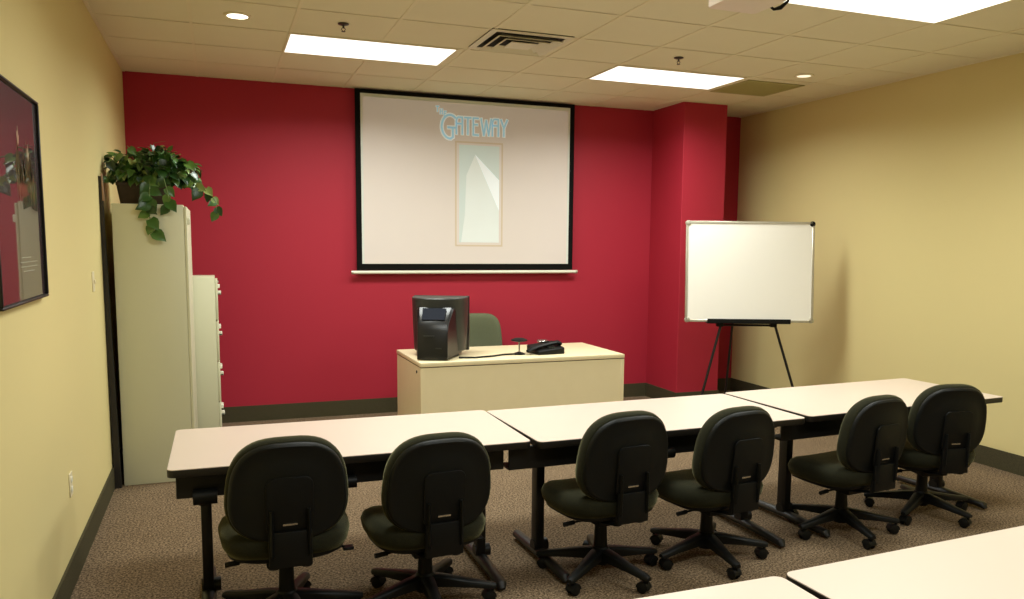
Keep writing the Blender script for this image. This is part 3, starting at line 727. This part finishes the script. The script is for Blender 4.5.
# ------------------------------------------------------------------ task chairs
def sup(a, n): 
    c, s = math.cos(a), math.sin(a)
    return math.copysign(abs(c)**(2/n), c), math.copysign(abs(s)**(2/n), s)
BACK_EXP = 2.9
def back_ring(s, y, curve=.7, N=48, cz=.686, w=.253, h=.230, off=0.0):
    pts = []
    for k in range(N):
        a_ = 2*PI*k/N; c, s_ = sup(a_, BACK_EXP)
        x = c*w*s; z = s_*h*s
        x *= 1.0-.085*(z/h)-.03*(z/h)**2            # narrower at the top
        yy = y+curve*x*x*1.0 + .18*(z/h)*(z/h)*.05
        pts.append((x, yy+off, cz+z))
    return pts
def make_chair(label, loc, rz, mf, group, tilt=6):
    t = thing('task_chair', label, 'office chair', loc, rz, group)
    # facing +y; backrest at -y.  tilt back a few degrees about the lower back
    TB = Matrix.Translation((0, -.235, .56)) @ Matrix.Rotation(math.radians(tilt), 4, 'X') @ Matrix.Translation((0, .235, -.56))
    a = nm()
    rings_mesh(a, [back_ring(.15, -.178), back_ring(.5, -.174), back_ring(.8, -.176), back_ring(.93, -.186), back_ring(.985, -.204), back_ring(1.0, -.228), back_ring(.985, -.252), back_ring(.95, -.260)])
    bmesh.ops.transform(a, matrix=TB, verts=a.verts); obj('backrest', a, mf, t, True, 60)
    a = nm()
    rings_mesh(a, [back_ring(.94, -.250), back_ring(.95, -.262), back_ring(.93, -.273), back_ring(.89, -.277), back_ring(.85, -.272), back_ring(.6, -.283), back_ring(.2, -.288)])
    bmesh.ops.transform(a, matrix=TB, verts=a.verts); sh = obj('back_shell', a, M_['shell'], t, True, 50)
    a = nm(); prism(a, rrect(.19, .25, .035), 0, .012, TB @ Matrix.Translation((0, -.283, .64)) @ Matrix.Rotation(PI/2, 4, 'X'), bev=.004); obj('back_cover', a, M_['plastic'], sh)
    a = nm(); prism(a, rrect(.06, .008, .003), 0, .004, TB @ Matrix.Translation((0, -.294, .56)) @ Matrix.Rotation(PI/2, 4, 'X')); obj('slot', a, M_['chrome'], sh)
    # J bar from back to under seat
    a = nm()
    for sx in (-.075, .075):
        tube(a, [(sx, -.298, .62), (sx, -.30, .52), (sx, -.295, .43), (sx*.9, -.27, .36), (sx*.8, -.12, .33), (sx*.8, .0, .33)], .017, 8, sq=(1.35, .5))
    box(a, -.088, .088, -.306, -.290, .37, .525, .006, 2)
    obj('back_support', a, M_['plastic'], t)
    # seat cushion
    def sring(s, z, N=48, w=.283, d=.265):
        pts = []
        for k in range(N):
            a_ = 2*PI*k/N; c, s_ = sup(a_, 3.0)
            x = c*w*s*(1+.05*s_); y = s_*d*s+.01
            zz = z - (.028*max(0, (y-.12)/.12)**2)*1.0 + .25*x*x*.5 + (.02*max(0, (-y-.08)/.15)**2)
            pts.append((x, y, zz))
        return pts
    a = nm(); rings_mesh(a, [sring(.2, .482), sring(.6, .484), sring(.85, .480), sring(.95, .466), sring(1.0, .435), sring(.97, .395), sring(.90, .365)])
    obj('seat', a, mf, t, True, 60)
    a = nm(); rings_mesh(a, [sring(.91, .372), sring(.90, .358), sring(.80, .345), sring(.5, .338), sring(.2, .336)]); obj('seat_pan', a, M_['shell'], t, True, 60)
    a = nm(); box(a, -.09, .09, -.13, .11, .30, .352, .012, 2); mc = obj('tilt_mechanism', a, M_['plastic'], t)
    a = nm(); tube(a, [(.08, .03, .33), (.22, .02, .325), (.265, .02, .31)], .006, 8); box(a, .255, .305, -.005, .04, .298, .312, .004, 1); obj('lever', a, M_['plastic'], mc)
    a = nm(); tube(a, [(-.08, -.06, .33), (-.20, -.07, .33)], .006, 8); tube(a, [(-.2, -.07, .33), (-.26, -.07, .325)], .012, 8); obj('knob', a, M_['plastic'], mc)
    a = nm(); tube(a, [(0, 0, .12), (0, 0, .20), (0, 0, .27)], [.038, .034, .032], 18); tube(a, [(0, 0, .265), (0, 0, .31)], .026, 16); obj('gas_column', a, M_['plastic'], t)
    a = nm(); lathe(a, [(0, .06), (.042, .06), (.052, .08), (.052, .135), (.04, .152), (0, .152)]); bs = obj('base_hub', a, M_['plastic'], t)
    for k in range(5):
        ang = math.radians(90+72*k+BASE_ROT); c, s_ = math.cos(ang), math.sin(ang)
        R = Matrix.Rotation(ang, 4, 'Z')
        a = nm(); rr_ = []
        for (x, hw, z0, z1) in ((.03, .034, .088, .146), (.10, .030, .086, .136), (.22, .024, .078, .112), (.325, .021, .068, .094), (.342, .014, .070, .088)):
            rr_.append([tuple(R @ Vector(p)) for p in ((x, -hw, z0), (x, hw, z0), (x, hw*1.0, z1-.008), (x, hw*.6, z1), (x, -hw*.6, z1), (x, -hw, z1-.008))])
        rings_mesh(a, rr_); lg = obj('base_leg', a, M_['plastic'], t, True, 50)
        # twin wheel caster, swivelled
        sw = random.uniform(-1.2, 1.2)
        CM = Matrix.Translation((c*.325, s_*.325, 0)) @ Matrix.Rotation(ang+sw, 4, 'Z')
        a = nm()
        for sy in (-.018, .018):
            lathe(a, [(0, -.0085), (.021, -.0085), (.027, -.005), (.028, 0), (.027, .005), (.021, .0085), (0, .0085)], seg=20, M=CM @ Matrix.Translation((-.018, sy, .028)) @ Matrix.Rotation(PI/2, 4, 'X'))
        pts = [(.0+(.033*math.cos(math.radians(q))-.018), .033*math.sin(math.radians(q))) for q in range(0, 181, 20)]
        prism(a, pts, -.024, .024, CM @ Matrix.Translation((0, 0, .028)) @ Matrix.Rotation(PI/2, 4, 'X'))
        tube(a, [tuple(CM @ Vector((0, 0, .045))), tuple(CM @ Vector((0, 0, .075)))], .008, 8)
        obj('caster', a, M_['plastic'], lg)
    return t
random.seed(3)
BASE_ROT = 0
g3 = 'task chairs along the table row'
def setup(t, base, dz):
    """turn the five star base and raise or lower the seat, as each chair is adjusted"""
    for c in t.children:
        k = c.name.split('.')[0]
        if k in ('base_hub', 'base_leg'): c.rotation_euler.z = math.radians(base-90)-t.rotation_euler.z
        elif k != 'gas_column': c.location.z = dz
CH1 = make_chair('black task chair at the far left, at the end of the row', (.250, 3.72, 0), .0, M_['fabric'], g3)
rows = [((.888, 3.70, 0), .06, 'black task chair second from left, in front of the first table seam', 54.5, -.03),
        ((1.835, 3.73, 0), .09, 'black task chair third from left, beside the middle table leg', 74, 0),
        ((2.49, 3.74, 0), .12, 'black task chair fourth from left, between the middle and right tables', 50, -.02),
        ((3.505, 3.83, 0), .12, 'black task chair fifth from left, overlapped by the rightmost one', 44, -.035),
        ((4.24, 3.92, 0), -.20, 'black task chair at the far right of the row, near the right wall', 63, -.02)]
for loc, rz, lab, br, dz in rows:
    setup(dup(CH1, loc, rz, lab, g3), br, dz)
setup(CH1, 70, 0)
BASE_ROT = 20; BACK_EXP = 4.0
make_chair('olive green office chair behind the desk, showing past the monitor', (2.425, 7.72, 0), PI-.15, M_['fabric_green'], None, 3).scale = (1.0, 1.0, 1.10)

# ------------------------------------------------------------------ world, camera, colour
w = bpy.data.worlds.new('world'); sc.world = w; w.use_nodes = True
w.node_tree.nodes['Background'].inputs['Color'].default_value = (1.0, 0.94, 0.8, 1)
w.node_tree.nodes['Background'].inputs['Strength'].default_value = 0.0

f = 816.4983; sxp, syp = 17.2141, 35.7452
R_ = Vector((0.9346577, -0.3554099, 0.0099359)); F_ = Vector((0.3542046, 0.9283329, -0.1128590)); U_ = Vector((0.0308874, 0.1090039, 0.9935613))
cd = bpy.data.cameras.new('camera'); cam = bpy.data.objects.new('camera', cd); C.objects.link(cam)
cam.matrix_world = Matrix(((R_.x, U_.x, -F_.x, 0), (R_.y, U_.y, -F_.y, 0), (R_.z, U_.z, -F_.z, 1.73), (0, 0, 0, 1)))
cd.sensor_fit = 'HORIZONTAL'; cd.sensor_width = 36; cd.lens = f*36/1024
cd.shift_x = -sxp/1024; cd.shift_y = syp/1024
cd.clip_start = 0.05; cd.clip_end = 60
sc.camera = cam
sc.view_settings.view_transform = 'Standard'; sc.view_settings.look = 'None'
sc.view_settings.exposure = 0.0; sc.view_settings.gamma = 1.0; sc.view_settings.use_curve_mapping = False
